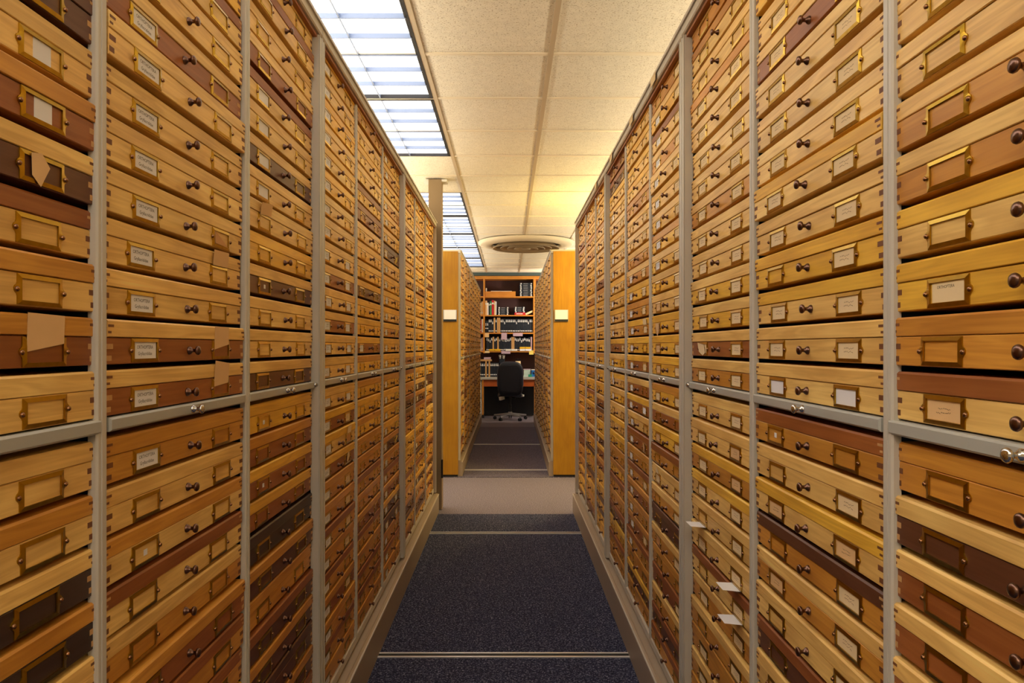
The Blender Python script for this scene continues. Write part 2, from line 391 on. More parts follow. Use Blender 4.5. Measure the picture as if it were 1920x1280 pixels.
# wood codes per drawer: lid then box; A counts up from the pull-out shelf, B counts down from it
CODES = {
 ('L', -1): ('LL OR OL RL LD OR LL DD LL', 'LL OL LK OK LL'),
 ('L', 0): ('LR LR LL LL LL LL LL LL LR LL RL', 'OO LL OL RL LO OR RO RO'),
 ('L', 1): ('LD LL LL LD YY LL LL LD LL RL LR LL RL LL', 'YY OR YR YR KK OD OO RD OD DD OD RO OO'),
 ('L', 2): ('LL LL LR LL LR LL LL LL YY YL LL YY LL YL', 'LL YR YL YR OO OO RO OO RO OR OO RO OO'),
 ('L', 3): ('OY YR YY YY YD YY YY LL RR RY LL YL LL LO', 'OY YY OY OO OO RO OO OR RO OO RO RO OO'),
 ('L', 4): ('YY YY YO YL YY YY YL DD YY YY LO YY YO OY', 'OY YY YY YY OD OO RO OR YD DD OO RO OO'),
 ('R', -1): ('RL OO YY YL LO LO LL LL LL', 'OO LD LR LR LR LL'),
 ('R', 0): ('LL LL YL YY LL YL LL LL LL LR LL', 'RO LL YL DO LO LL RD LL LD'),
 ('R', 1): ('LO LR LY LY LL LL LO LL LL LL OL LL OL LO', 'LL LL YO YL LL LL RL LO LO OO LO OO LO'),
 ('R', 2): ('YY YY YY LL LY LY OY LY YL LL LO RL LY OO', 'OY LR YY RO LL LO DD LO OO RR LO RD RO'),
 ('R', 3): ('YR YY YO OO YY LO YO LL YL OO YL YL YL YL', 'LR YR LL RR OO RO OR OO OR RO OO YD OO'),
 ('R', 4): ('LY YR LL YL YL YL LL YL YL LL YL YL RD RR', 'YL LY LL YL YY OO OY RO OO RD YY RO OO'),
}
CARD_CODES = {}
def cards(side, col, holder, a=None, b=None):
    for blk, s in (('A', a), ('B', b)):
        if s:
            for k, ch in enumerate(s):
                if ch != '.': CARD_CODES[(side, col, blk, k, holder)] = ch
cards('L', 0, 'n', 'WWWWWWWWWWW', 'W.s')
cards('L', 1, 'n', '...s..pppp', 's.s..')
cards('L', 2, 'n', 'wwwwwwwwwwwwww', 'wwwwwwwwwwwww'); cards('L', 2, 'f', 'pppppp', 'ptk.tttt.t.')
cards('L', 3, 'n', '.w')
cards('L', 4, 'n', 'wwwwwwwwwwwwww', 'wwwwwwwwwwwww'); cards('L', 4, 'f', 'yy'.replace('y', 't'), '..t.....pp..')
cards('L', 5, 'n', '....w...w')
cards('L', 6, 'n', '.w.w.www.w.www', 'www.w.w.www'); cards('L', 7, 'n', 'w.www.www.wwww', 'www.wwwwww.w')
cards('L', -1, 'f', '.....qq')
cards('R', -1, 'f', 'u.G')
cards('R', 0, 'f', 'ptt.tttttttt', 's.u.u......'); cards('R', 0, 'n', 'pttttttttttt', '.tutttttttt')
cards('R', 1, 'f', 'ttttttttttt', 'tttt.t.t.tt'); cards('R', 1, 'n', 'ttttttttttt', 'tuuttttttttt')
cards('R', 2, 'f', 'uutu.wwwwwwww.', 't.u.t..k..'); cards('R', 2, 'n', 'tttttttttttttt', 't.t.tt.t.t.')
cards('R', 3, 'f', 'wwwwww........', 'wwwwwwwwww...'); cards('R', 3, 'n', 't.tttt.tt.....', '.p...t..t')
cards('R', 4, 'f', 'p.ppppppppp...', 'pp.........'); cards('R', 4, 'n', '.t.t..tttt....', '...')
for c in (5, 6, 7): cards('R', c, 'f', 'p.pp.p.ppp.ppp', 'p..t.p')

SLOT = {}           # world transforms of the drawers, to put loose slips on them
ROWS = [('A', k, 1.2448+PITCH*k) for k in range(14)]+[('B', k, 1.2107-TOT-PITCH*k) for k in range(13)]
CZ = .160           # the cabinets stand on the carriage
def pick(side, col, blk, k, rr):
    c = CODES.get((side, col))
    if c:
        s = c[0 if blk == 'A' else 1].split()
        if k < len(s): return s[k]
    low = blk == 'B'
    ch = 'LYYYYYYO' if not low else 'LYYYOORD'
    a, b = rr.choice(ch), rr.choice('LYYYYYOYR' if not low else 'YYYOORYD')
    return a+b
def tint(t, rr):
    c = TONES[t]; f = rr.uniform(.92, 1.06); g = rr.uniform(.97, 1.02)
    return (min(1, c[0]*f), min(1, c[1]*f*g), min(1, c[2]*f*g*g), 1)

# steel shell of a three-column cabinet, local x -.9 .. .9, front at y = 0, origin on its base
def shell_parts(depth=.52):
    H = 2.362-CZ
    body = MB()
    for sx in (-1, 1):
        xa, xb = sorted((sx*.894, sx*.899)); body.box(xa, xb, .002, depth, 0, H, 0)
        xa, xb = sorted((sx*.889, sx*.894)); body.box(xa, xb, .002, depth, .03, H-.03, 1)
    body.box(-.889, .889, depth-.01, depth, 0, H, 1); body.box(-.889, .889, .002, depth-.01, 0, .03, 1)
    body.box(-.889, .889, .002, depth-.01, H-.03, H, 0)
    for x in (-.3, .3): body.box(x-.005, x+.005, .004, depth-.01, .03, H-.03, 1)
    for x0, x1 in ((-.889, -.305), (-.295, .295), (.305, .889)): body.box(x0, x1, .305, .315, .03, H-.03, 1)
    st = MB(); st.cbox(-.0145, .0145, -.026, .002, .008, H-.042, .003)
    st.box(-.0145, -.0105, -.0275, -.026, .008, H-.042); st.box(.0105, .0145, -.0275, -.026, .008, H-.042)
    th = MB(); th.cbox(-.0135, .0135, -.010, .004, .03, H-.042, .003); th.box(-.003, .003, -.0112, -.010, .03, H-.042)
    tr = MB(); tr.cbox(-.899, .899, -.028, .002, H-.038, H, .004); tr.box(-.899, .899, -.034, -.028, H-.010, H)
    ws = MB(); ws.box(-.889, .889, -.018, .0, H-.050, H-.040)  # brown strip below the top rail
    br = MB(); br.cbox(-.884, .884, -.008, .002, .008, .040, .002)
    sh = MB(); sh.cbox(-.281, .281, -.012, .300, 0, .021, .003)
    bo = MB(); bo.lathe([(.0085, 0), (.0085, .003), (.0065, .006), (.006, .010), (.0002, .0105)], 12)
    g = lambda b, n, m: b.mesh(n, m)
    return dict(body=g(body, 'body', ['steel', 'navy']), stile=g(st, 'stile', ['steel']), post=g(th, 'divider_post', ['steel']), top=g(tr, 'top_rail', ['steel']),
                strip=g(ws, 'wood_strip', ['woodR']), bottom=g(br, 'bottom_rail', ['steel']), shelf=g(sh, 'pull_out_shelf', ['shelfgrey']), bolt=g(bo, 'catch_bolt', ['chrome']))
SP = shell_parts()
def shell(t, f=0.0):
    ob('body', SP['body'], t)
    for x in (-.8845, .8845): 
        s = ob('stile', SP['stile'], t, (x, 0, 0))
        sg = -1 if x > 0 else 1
        ob('catch_bolt', SP['bolt'], s, (sg*.0145, -.013, 1.232-CZ), (0, 0, sg*PI/2))
    for x in (-.3, .3): ob('divider_post', SP['post'], t, (x, -.75*f, 0))
    ob('top_rail', SP['top'], t); ob('wood_strip', SP['strip'], t); ob('bottom_rail', SP['bottom'], t)
    for x in (-.5855, 0, .5855):
        s = ob('pull_out_shelf', SP['shelf'], t, (x, -.8*f, 1.2215-CZ)); ob('knob', KNOB_C, s, (0, -.012, .0105))
COLX = (-.5855, 0, .5855)
def cabinet(side, X, y0, firstcol, label):
    rz = PI/2 if side == 'L' else -PI/2
    t = thing('specimen_cabinet', label, 'cabinet', (X, y0+.9, CZ), rz, 'steel drawer cabinets along the aisle')
    shell(t)
    W = Matrix.Translation((X, y0+.9, CZ)) @ Matrix.Rotation(rz, 4, 'Z')
    for ci in range(3):
        col = firstcol+ci
        cx = COLX[ci] if side == 'L' else -COLX[ci]
        rr = random.Random(1000*(side == 'R')+col*31+5)
        near = -1 if side == 'L' else 1
        for blk, k, z in ROWS:
            code = pick(side, col, blk, k, rr)
            push = rr.choice((0, 0, 0, 1, 2, 3, -2))*.0012
            if rr.random() < .05: push += .004
            p = Vector((cx+rr.uniform(-.002, .002), -.001-push, z-CZ))
            dk, lk = code[1] in 'RDK', code[0] in 'RDK'
            d = ob('drawer', DRAWER[dk], t, p, color=tint(code[1], rr))
            ob('lid', LID[lk], d, (rr.uniform(-.0015, .0015), rr.uniform(-.001, .001), 0), color=tint(code[0], rr))
            kz = BOXH/2
            ob('knob', KNOB, d, (rr.uniform(-.006, .006), 0, kz+rr.uniform(-.001, .001)))
            for hn, s in (('n', near), ('f', -near)):
                hx = s*.157+rr.uniform(-.007, .007); hz = kz+rr.uniform(-.0006, .0006)
                ob('label_holder', HOLDER, d, (hx, 0, hz))
                cd = CARD_CODES.get((side, col, blk, k, hn))
                if cd: ob('label_card', CARDS[cd], d, (hx+rr.uniform(-.001, .001), 0, hz))
                SLOT[(side, col, blk, k, hn)] = W @ Matrix.Translation(p) @ Matrix.Translation((hx, 0, hz))
    return t
FX = {'L': -.612, 'R': .572}
YB = (.47, 2.27, 4.07)
WHERE = ('nearest the camera', 'in the middle of the row', 'ending the front row')
for side, nm in (('L', 'left'), ('R', 'right')):
    for i, y0 in enumerate(YB):
        cabinet(side, FX[side], y0, i*3-1, f'beige steel cabinet of wooden specimen drawers on the {nm}, {WHERE[i]}')

# rolling carriage bases under the rows of cabinets
def carriage(label, X, rz, y0, y1):
    ln = y1-y0; h = ln/2
    t = thing('rolling_carriage', label, 'shelf base', (X, (y0+y1)/2, 0), rz, 'carriages under the cabinets')
    b = MB(); pr = [(-.047, .006), (-.047, .142), (-.043, .147), (-.043, .153), (-.036, .158), (-.033, .1545), (-.030, .158), (.52, .158), (.52, .006)]
    n = len(pr); vs = [(x, y, z) for x in (-h, h) for y, z in pr]
    b.add(vs, [(i, (i+1) % n, n+(i+1) % n, n+i) for i in range(n)]+[tuple(range(n)), tuple(range(2*n-1, n-1, -1))])
    ob('base_rail', b.mesh('base_rail', ['steel_dark']), t)
    b = MB(); b.box(-h, h, -.045, -.036, .1475, .1535); 
    ob('bumper_strip', b.mesh('bumper_strip', ['steel']), t, (0, -.0035, 0))
    return t
carriage('long beige base rail at the floor under the left front cabinets', FX['L'], PI/2, .47, 5.87)
carriage('long beige base rail at the floor under the right front cabinets', FX['R'], -PI/2, .47, 5.87)

# black gasketed end panel closing each front row, on the cross aisle
for side, nm in (('L', 'left'), ('R', 'right')):
    s = -1 if side == 'L' else 1
    t = thing('row_end_panel', f'thin dark end panel closing the {nm} front row at the cross aisle', 'end panel', (FX[side], 5.905, 0))
    b = MB(); xs = sorted((s*.008, s*.52)); b.box(xs[0], xs[1], -.016, .02, .01, 2.36); ob('panel', b.mesh('panel', ['steel']), t)
    b = MB(); xs = sorted((-s*.020, s*.008)); b.box(xs[0], xs[1], -.016, .02, .02, 2.36); ob('rubber_gasket', b.mesh('rubber_gasket', ['rubber']), t)

# square column standing just past the left row
t = thing('support_column', 'square beige column rising to the ceiling behind the left front row', 'column', (-.605, 6.02, 0))
b = MB(); b.box(-.055, .055, -.06, .06, .006, CEIL-.008); ob('shaft', b.mesh('shaft', ['column']), t)
for s in (-1, 1):
    b = MB(); b.box(s*.075-.022, s*.075+.022, -.06, .06, CEIL-.026, CEIL-.008); ob('ceiling_bracket', b.mesh('ceiling_bracket', ['white']), t)
b = MB(); b.box(.052, .066, -.085, -.06, .27, .42); ob('black_catch', b.mesh('black_catch', ['rubber']), t)

# ------------------------------------------------------------------ the rear rows beyond the cross aisle
def rear_stack(seed):
    rr = random.Random(seed); b = MB(); order = 'LYORDK'; h = DW/2
    for blk, k, z in ROWS:
        z -= CZ; y = -.001-rr.choice((0, 0, 1, 2))*.001
        bx = order.index(rr.choice('LYYYYYOOR' if blk == 'A' else 'YYYOORRD')); ld = order.index(rr.choice('LYYYYYO' if blk == 'A' else 'LYYYOR'))
        b.box(-h, h, y, DD, z, z+BOXH, bx); b.box(-h, h, y-.002, DD, z+BOXH+.001, z+TOT, ld)
        zc = z+BOXH/2
        for hx in (-.157, .157):
            for x0, x1, z0, z1 in ((-.046, -.037, -.0195, .0195), (.037, .046, -.0195, .0195), (-.037, .037, -.0195, -.0138), (-.037, .037, .0138, .0195)):
                b.box(hx+x0, hx+x1, y-.002, y, zc+z0, zc+z1, 6)
            if rr.random() < .3: b.box(hx-.036, hx+.036, y-.0006, y, zc-.0135, zc+.0135, 8)
        b.lathe([(.008, 0), (.004, .006), (.004, .012), (.0088, .016), (.007, .02), (.0002, .021)], 8, 7, 'y', (0, y, zc))
    return b.mesh('drawer_column', ['wood'+c for c in order]+['brass', 'bronze', 'white_paper'])
STACKS = [rear_stack(90+i) for i in range(5)]
REAR = {'L': ((-.524, 7.45), 0.0), 'R': ((.470, 7.45), -.0059)}
for side, nm in (('L', 'left'), ('R', 'right')):
    (X0, Y0), dr = REAR[side]
    rz = (PI/2 if side == 'L' else -PI/2)+dr
    base = Matrix.Translation((X0, Y0, 0)) @ Matrix.Rotation(dr, 4, 'Z')
    for i in range(3):
        c = base @ Vector((0, .06+.9+1.8*i, CZ))
        t = thing('specimen_cabinet', f'beige steel drawer cabinet in the rear {nm} row, '+('behind the wooden end panel', 'second from the cross aisle', 'farthest, next to the desk')[i],
                  'cabinet', c, rz, 'steel drawer cabinets of the rear rows')
        shell(t, .02)
        for q, cx in enumerate(COLX):
            o = ob('drawer_column', STACKS[(i*3+q*2+(side == 'R')) % 5], t, (cx, -.02, 0)); o['kind'] = 'stuff'
    c = base @ Vector((0, .03+2.73, 0))
    tt = carriage(f'beige base rail at the floor under the rear {nm} cabinets', c.x, rz, 0, 5.42); tt.location = (c.x, c.y, 0)
    # veneered end panel with a card holder
    s = -1 if side == 'L' else 1
    t = thing('wooden_end_panel', f'tall golden veneered end panel with a card holder, closing the rear {nm} row', 'end panel', (X0, Y0, 0), dr)
    b = MB(); xs = sorted((-s*.004, s*.60)); b.box(xs[0], xs[1], .0, .055, .03, 2.338); ob('panel', b.mesh('panel', ['oak']), t)
    b = MB(); b.box(xs[0]+.004, xs[1]-.004, .01, .055, .008, .03); ob('toe_strip', b.mesh('toe_strip', ['rubber']), t)
    h = ob('card_holder', None, t, (s*(.078 if side == 'L' else .079), 0, 1.672))
    b = MB(); b.box(-.070, .070, -.010, 0, -.060, .060); b.box(-.070, .070, -.014, -.010, -.060, -.042); b.box(-.070, -.063, -.014, -.010, -.042, .060); b.box(.063, .070, -.014, -.010, -.042, .060)
    h2 = ob('holder_frame', b.mesh('holder_frame', ['grey_metal']), h)
    b = MB(); b.box(-.062, .062, -.0115, -.010, -.041, .058); ob('card', b.mesh('card', ['white_paper']), h)
    b = MB(); b.box(-.068, .068, -.0145, -.014, -.060, -.038); ob('dark_lower_edge', b.mesh('dark_lower_edge', ['black']), h)

# little paper tags stuck on the top rail of the right row
for k, y in enumerate((2.68, 3.16, 3.78, 4.44)):
    b = MB(); b.box(-.0006, 0, -.045, .045, -.016, .016)
    tag(ob('paper_tag', b.mesh('paper_tag', ['cream_paper']), None, (FX['R']-.0343, y, 2.342)), f'small cream paper tag on the top rail of the right cabinets, {ORD[k]} from the camera', 'tag', 'paper tags on the right top rail')

# ------------------------------------------------------------------ round ceiling diffuser
t = thing('air_diffuser', 'large round cream ceiling air vent with concentric rings above the far aisle', 'ceiling vent', (.235, 9.55, CEIL-.008))
b = MB(); b.lathe([(.635, -.002), (.63, -.03), (.60, -.045), (.47, -.055), (.45, -.04)], 64, 0, 'z'); ob('outer_plate', b.mesh('outer_plate', ['wall']), t)
for k, (ro, ri, zo, zi) in enumerate(((.43, .36, -.085, -.035), (.33, .27, -.082, -.03), (.24, .18, -.088, -.03), (.15, .09, -.094, -.03))):
    b = MB(); b.lathe([(ri, zi), (ro, zo), (ro+.012, zo-.004), (ro+.012, zo+.004), (ri+.012, zi+.006)], 56, 0, 'z'); ob('cone_ring', b.mesh('cone_ring', ['column']), t)  # brown shading beneath the rings put into their darker tan colour
b = MB(); b.lathe([(.0005, -.098), (.055, -.095), (.06, -.085), (.03, -.03)], 40, 0, 'z'); ob('center_cap', b.mesh('center_cap', ['column']), t)
b = MB(); b.lathe([(.0005, -.012), (.46, -.012)], 56, 0, 'z'); ob('dark_throat', b.mesh('dark_throat', ['blackgap']), t)

# ------------------------------------------------------------------ desk alcove: bookcase, desk, chair and what lies on them
BY = 13.75                 # front plane of the bookcase
def px(x): return (x-953)/1352*BY
def pz(y): return 1.35-(y-650)/1352*BY
bc = thing('bookcase', 'tall orange-trimmed open bookcase with dark backing filling the far wall', 'bookcase', (0, BY, 0))
def bpart(name, x0, x1, y0, y1, z0, z1, m): 
    b = MB(); b.box(x0, x1, y0, y1, z0, z1); return ob(name, b.mesh(name, [m]), bc)
bpart('back_panel', -1.6, 1.6, .34, .36, .76, 2.70, 'maroon')
bpart('top_rail', -1.6, 1.6, -.01, .34, pz(523), pz(517), 'orange_wood')
DIV = (px(907.5), px(1002.5))
for x, hw in ((DIV[0], .013), (DIV[1], .024), (DIV[0]-.99, .015), (DIV[1]+.99, .015)): bpart('upright', x-hw, x+hw, -.006, .34, pz(662), pz(523), 'orange_wood_z')
SHELVES = [pz(v) for v in (556.5, 591.5, 624.5, 659)]
BAYS = ((DIV[0]-.975, DIV[0]-.013), (DIV[0]+.013, DIV[1]-.024), (DIV[1]+.024, DIV[1]+.975))
for z in SHELVES:
    for a, c in BAYS: bpart('shelf', a, c, 0, .34, z-.012, z+.012, 'orange_wood')
DT = pz(706.5)             # desk top height
dk = thing('desk', 'built-in desk with grey top, orange apron drawer and legs under the bookcase', 'desk', (0, BY-.02, 0))
def dpart(name, x0, x1, y0, y1, z0, z1, m):
    b = MB(); b.box(x0, x1, y0, y1, z0, z1); return ob(name, b.mesh(name, [m]), dk)
dpart('desk_top', -1.5, 1.5, -.06, .38, DT-.045, DT, 'counter')
dpart('apron', px(907), px(1003), -.03, 0, pz(724), DT-.045, 'red_wood')
for x in (px(905.5), px(1003)): dpart('leg', x-.014, x+.014, -.03, .03, .06, DT-.045, 'orange_wood_z'); 
for x in (px(905.5), px(1003)): dpart('foot', x-.018, x+.018, -.034, .034, .0, .06, 'rubber')
dpart('modesty_panel', px(907), px(1002), .30, .32, .02, pz(724), 'black')
fc = thing('filing_cabinet', 'pale grey filing cabinet beside the left desk leg', 'cabinet', (px(897), BY-.04, 0))
b = MB(); b.box(-.2, .062, 0, .36, .03, DT-.05); ob('body', b.mesh('body', ['counter']), fc)
for z0, z1 in ((.06, .36), (.375, .60), (.615, .685)):
    b = MB(); b.box(-.19, .056, -.012, 0, z0, z1); d = ob('drawer', b.mesh('drawer', ['white']), fc)
    b = MB(); b.box(-.11, -.03, -.024, -.012, z1-.04, z1-.03); ob('handle', b.mesh('handle', ['grey_metal']), d)

def simple(name, label, cat, dims, m, group=None, loc=(0, 0, 0), rot=(0, 0, 0)):
    b = MB(); b.cbox(*dims, .003); o = ob(name, b.mesh(name, [m]), None, loc, rot); return tag(o, label, cat, group)
def spine_box(label, cx, z, wd, hg, group, mname='binder', dots=(.80, .12), lean=0, depth=.2):
    t = thing('specimen_box', label, 'box', (cx, BY+.03, z+.012), 0, group)
    t.rotation_euler = (0, lean, 0)
    b = MB(); b.cbox(-wd/2, wd/2, 0, depth, 0, hg, .002); ob('case', b.mesh('case', [mname]), t)
    for f in dots:
        b = MB(); b.lathe([(min(.0125, wd*.45), 0), (min(.0125, wd*.45), .0015), (.0002, .0016)], 10, 0, 'y', (0, 0, hg*f)); ob('label_dot', b.mesh('label_dot', ['white_paper']), t)
        if f > .5:
            b = MB(); b.box(-wd*.24, wd*.24, -.0012, 0, hg*f+.016, hg*f+.036); ob('label_strip', b.mesh('label_strip', ['white_paper']), t)
def flat_box(label, cx, z, wd, hg, group, mname='binder', depth=.22):
    t = thing('flat_case', label, 'box', (cx, BY+.03, z), 0, group)
    b = MB(); b.cbox(-wd/2, wd/2, 0, depth, 0, hg, .002); ob('case', b.mesh('case', [mname]), t)
    for s in (-1, 1):
        b = MB(); b.lathe([(.0135, 0), (.0135, .0015), (.0002, .0016)], 10, 0, 'y', (s*(wd/2-.026), 0, hg/2)); ob('label_dot', b.mesh('label_dot', ['white_paper']), t)
    b = MB(); b.box(-wd*.2, wd*.14, -.001, 0, hg*.4, hg*.6); ob('title_strip', b.mesh('title_strip', ['grey_metal']), t)
# top shelf
t = thing('wooden_tray', 'long orange wooden tray with papers on the top shelf', 'tray', (px(938), BY+.02, SHELVES[0]+.012))
wt = px(968)-px(908.5)-.02; b = MB(); h = wt/2
for d in ((-h, h, 0, .012, 0, .095), (-h, h, .23, .242, 0, .095), (-h, -h+.012, .012, .23, 0, .095), (h-.012, h, .012, .23, 0, .095), (-h+.012, h-.012, .012, .23, 0, .01)): b.box(*d)
ob('tray_box', b.mesh('tray_box', ['orange_wood']), t)
simple('paper_stack', 'loose white papers lying in the orange tray', 'papers', (-.20, .20, 0, .20, 0, .095), 'white_paper', None, (px(940), BY+.04, SHELVES[0]+.024))
simple('white_cup', 'small white cup standing in the left end of the tray', 'cup', (-.012, .012, 0, .03, 0, .15), 'white', None, (px(911.5), BY+.06, SHELVES[0]+.024))
for k in range(8):
    flat_box(f'black flat slipcase on the top shelf, {ORD[k]} from the bottom of its stack', px(986.5)+R.uniform(-.006, .006), SHELVES[0]+.012+k*.0325, .25, .0315, 'slipcases stacked on the top shelf')
# second shelf: standing books, two stacks, red book, leaning book
x = px(909.5)
for k, (wd, hg, m, lb) in enumerate(((.036, .275, 'tan_paper', 'cream tall'), (.026, .235, 'white_paper', 'white thin'), (.022, .25, 'black', 'black thin'), (.030, .265, 'green', 'green'), (.042, .285, 'red', 'red wide'), (.022, .27, 'tan_paper', 'tan thin'), (.020, .26, 'white_paper', 'white slim last'))):
    t = thing('book', f'{lb} book standing on the second shelf, {ORD[k]} from the left', 'book', (x+wd/2, BY+.03, SHELVES[1]+.012), 0, 'books standing on the second shelf')
    b = MB(); b.cbox(-wd/2, wd/2, 0, .2, 0, hg, .003); ob('cover', b.mesh('cover', [m]), t)
    b = MB(); b.box(-wd*.4, wd*.4, -.001, 0, hg*.72, hg*.84); ob('spine_label', b.mesh('spine_label', ['white']), t)
    x += wd+.003
for q, (cx, wd, n) in enumerate(((px(944), .215, 5), (px(974.5), .205, 5))):
    z = SHELVES[1]+.012
    if q == 1:
        t = thing('book', 'bright red book lying under the right stack of cases', 'book', (px(975), BY+.025, z)); b = MB(); b.cbox(-.105, .105, 0, .2, 0, .048, .003); ob('cover', b.mesh('cover', ['red']), t)
        b = MB(); b.box(-.07, .05, -.001, 0, .016, .03); ob('spine_label', b.mesh('spine_label', ['white']), t); z += .049
    for k in range(n - q):
        flat_box(f'black flat slipcase on the second shelf, {ORD[k]} from the bottom of the {("left", "right")[q]} stack', cx+R.uniform(-.005, .005), z+k*(.031 if q == 0 else .027), wd, .030 if q == 0 else .026, 'slipcases stacked on the second shelf')
simple('leaning_book', 'cream book slumped on its side at the right end of the second shelf', 'book', (-.075, .075, 0, .18, 0, .035), 'cream_paper', None, (px(993), BY+.03, SHELVES[1]+.042), (0, -.42, 0))
# third shelf
x = px(909.5); k = 0
while x < px(999)-.03:
    wd = .029; tan = k in (5, 7, 8); short = k < 2
    spine_box(('tan cloth' if tan else 'black')+f' spine box on the third shelf, {ORD[k]} from the left', x+wd/2, SHELVES[2], wd, .285 if tan else (.23 if short else .262), 'spine boxes on the third shelf', 'tan_cloth' if tan else 'binder', () if tan else ((.62, .35) if short else ((.80, .12) if k % 7 != 4 else (.66, .12))))
    x += wd+.0035; k += 1
simple('white_folder', 'thin white folder standing at the right end of the third shelf', 'folder', (-.008, .008, 0, .2, 0, .24), 'white', None, (px(999.2)-.012, BY+.03, SHELVES[2]+.012))
# fourth shelf
x = px(910.5)+.012; k = 0
while x < px(996)-.03:
    wd = .027; tan = k in (4, 7, 16, 17)
    spine_box(('ochre cloth' if tan else 'black')+f' spine box on the fourth shelf, {ORD[k]} from the left', x+wd/2, SHELVES[3], wd, .27 if tan else .245+.02*((k*7) % 3 == 0), 'spine boxes on the fourth shelf', 'tan_cloth' if tan else 'binder', () if tan else ((.80, .10) if k % 5 != 2 else (.70, .10)))
    x += wd+.003; k += 1
simple('white_folder', 'thick white folder standing at the right end of the fourth shelf', 'folder', (-.016, .016, 0, .2, 0, .27), 'lilac', None, (px(999)-.024, BY+.03, SHELVES[3]+.012))
for cx, wd, m, lb, z in ((px(927.5), .21, 'yellow', 'yellow', .02), (px(958.5), .22, 'white', 'white', .05), (px(985), .215, 'white_paper', 'white lower', .012), (px(985), .215, 'yellow', 'yellow upper', .053)):
    t = thing('card_box', f'small {lb} card box lying in front of the fourth shelf spines', 'box', (cx, BY-.02+.008, SHELVES[3]+.012+(.04 if z > .05 else 0)))
    b = MB(); b.cbox(-wd/2, wd/2, 0, .040, 0, .038, .002); ob('case', b.mesh('case', [m]), t)
    b = MB(); b.lathe([(.006, 0), (.007, .008), (.0002, .01)], 8, 0, 'y', (0, 0, .019)); ob('pull', b.mesh('pull', ['black']), t)
# note papers taped to the shelf edges
for (x0, x1, y0, y1, m, lb) in ((909, 917, 624, 632, 'tan_paper', 'tan square note taped under the left end of the third shelf'), (940, 950.5, 624, 636.5, 'lilac', 'lilac tall note hanging in the middle of the third shelf edge'), (962, 980, 624, 630, 'lilac', 'wide lilac note hanging on the third shelf edge'),
                                (909, 918, 657.5, 661.5, 'cream_paper', 'cream strip taped to the left end of the fourth shelf edge'), (940, 957, 657.5, 663, 'lilac', 'lilac strip taped to the middle of the fourth shelf edge'), (992, 1000.5, 656.5, 664.5, 'yellow_paper', 'pale yellow note taped to the right end of the fourth shelf edge')):
    b = MB(); b.box(px(x0), px(x1), BY-.0030, BY-.0005, pz(y1), pz(y0)); tag(ob('taped_note', b.mesh('taped_note', [m])), lb, 'note')
# left bay books
for s, (z, m2) in enumerate(((SHELVES[1], ('tan_paper', 'cream_paper', 'lilac')), (SHELVES[2], ('white', 'red', 'tan_paper')), (SHELVES[3], ('lilac', 'white', 'tan_paper')))):
    for k, m in enumerate(m2):
        t = thing('book', f'{("cream", "white and red", "pale")[s]} book in the left bay on the {ORD[s+1]} shelf, {ORD[k]} from the upright', 'book', (DIV[0]-.032-k*.034, BY+.03, z+.012), 0, 'books in the left bay')
        b = MB(); b.cbox(-.015, .015, 0, .2, 0, .26-.02*k, .003); ob('cover', b.mesh('cover', [m]), t)
        b = MB(); b.box(-.011, .011, -.001, 0, .03, .06); ob('spine_label', b.mesh('spine_label', ['white']), t)
# on the desk, left
x = px(900); k = 0
while x < px(932):
    wd = .029; tan = k in (3, 5)
    spine_box(('tan cloth' if tan else 'black')+f' spine box on the left of the desk, {ORD[k]} from the left', x+wd/2, DT-.012, wd, .30 if tan else .27, 'spine boxes on the desk', 'tan_cloth' if tan else 'binder', () if tan else (.80, .16))
    x += wd+.0035; k += 1
simple('flat_box', 'long tan flat box lying across the spine boxes on the desk', 'box', (-.11, .11, 0, .2, 0, .032), 'tan_cloth', None, (px(911), BY+.03, DT+.3005))
simple('flat_box', 'short brown flat box, topmost on the desk spine boxes', 'box', (-.065, .065, 0, .18, 0, .042), 'lilac', None, (px(913.5), BY+.04, DT+.333))
t = thing('microscope', 'dark stereo microscope with two pale eyepieces behind the chair', 'microscope', (px(941), BY+.12, DT))
b = MB(); b.cbox(-.09, .09, -.10, .12, 0, .03, .005); ob('stand', b.mesh('stand', ['black']), t)
b = MB(); b.tube((0, .08, .03), (0, .08, .36), .016); ob('post', b.mesh('post', ['black']), t)
b = MB(); b.cbox(-.055, .055, -.05, .07, .24, .36, .01); b.tube((0, 0, .24), (0, 0, .16), .035, .03); ob('head', b.mesh('head', ['binder']), t)
for s in (-1, 1):
    b = MB(); b.tube((s*.03, -.02, .34), (s*.036, -.09, .41), .018, .022); e = ob('eyepiece', b.mesh('eyepiece', ['white']), t)
    b = MB(); b.tube((s*.036, -.0895, .4095), (s*.0362, -.0915, .4115), .014, .014); ob('eye_lens', b.mesh('eye_lens', ['binder']), e)
t = thing('cream_jar', 'cream jar holding short dark tools behind the chair on the desk', 'jar', (px(971.5), BY+.10, DT))
b = MB(); b.lathe([(.0005, 0), (.045, 0), (.05, .06), (.05, .30), (.047, .30), (.046, .05), (.0005, .02)], 18, 0, 'z'); ob('body', b.mesh('body', ['cream_paper']), t)
for k in range(4):
    b = MB(); b.tube((-.03+.02*k, 0, .1), (-.042+.028*k, -.01, .355), .005); ob('tool', b.mesh('tool', ['black']), t)
t = thing('blue_box', 'blue carton with dark print at the right end of the desk', 'box', (px(1001), BY+.02, DT))
b = MB(); b.cbox(-.045, .045, 0, .12, 0, .13, .003); ob('carton', b.mesh('carton', ['blue']), t)
b = MB(); b.box(-.046, .046, -.002, .12, .13, .142); ob('lid', b.mesh('lid', ['white']), t)
b = MB(); b.lathe([(.026, 0), (.026, .001), (.0002, .0012)], 16, 0, 'y', (0, 0, .075)); ob('printed_disc', b.mesh('printed_disc', ['dark_blue']), t)
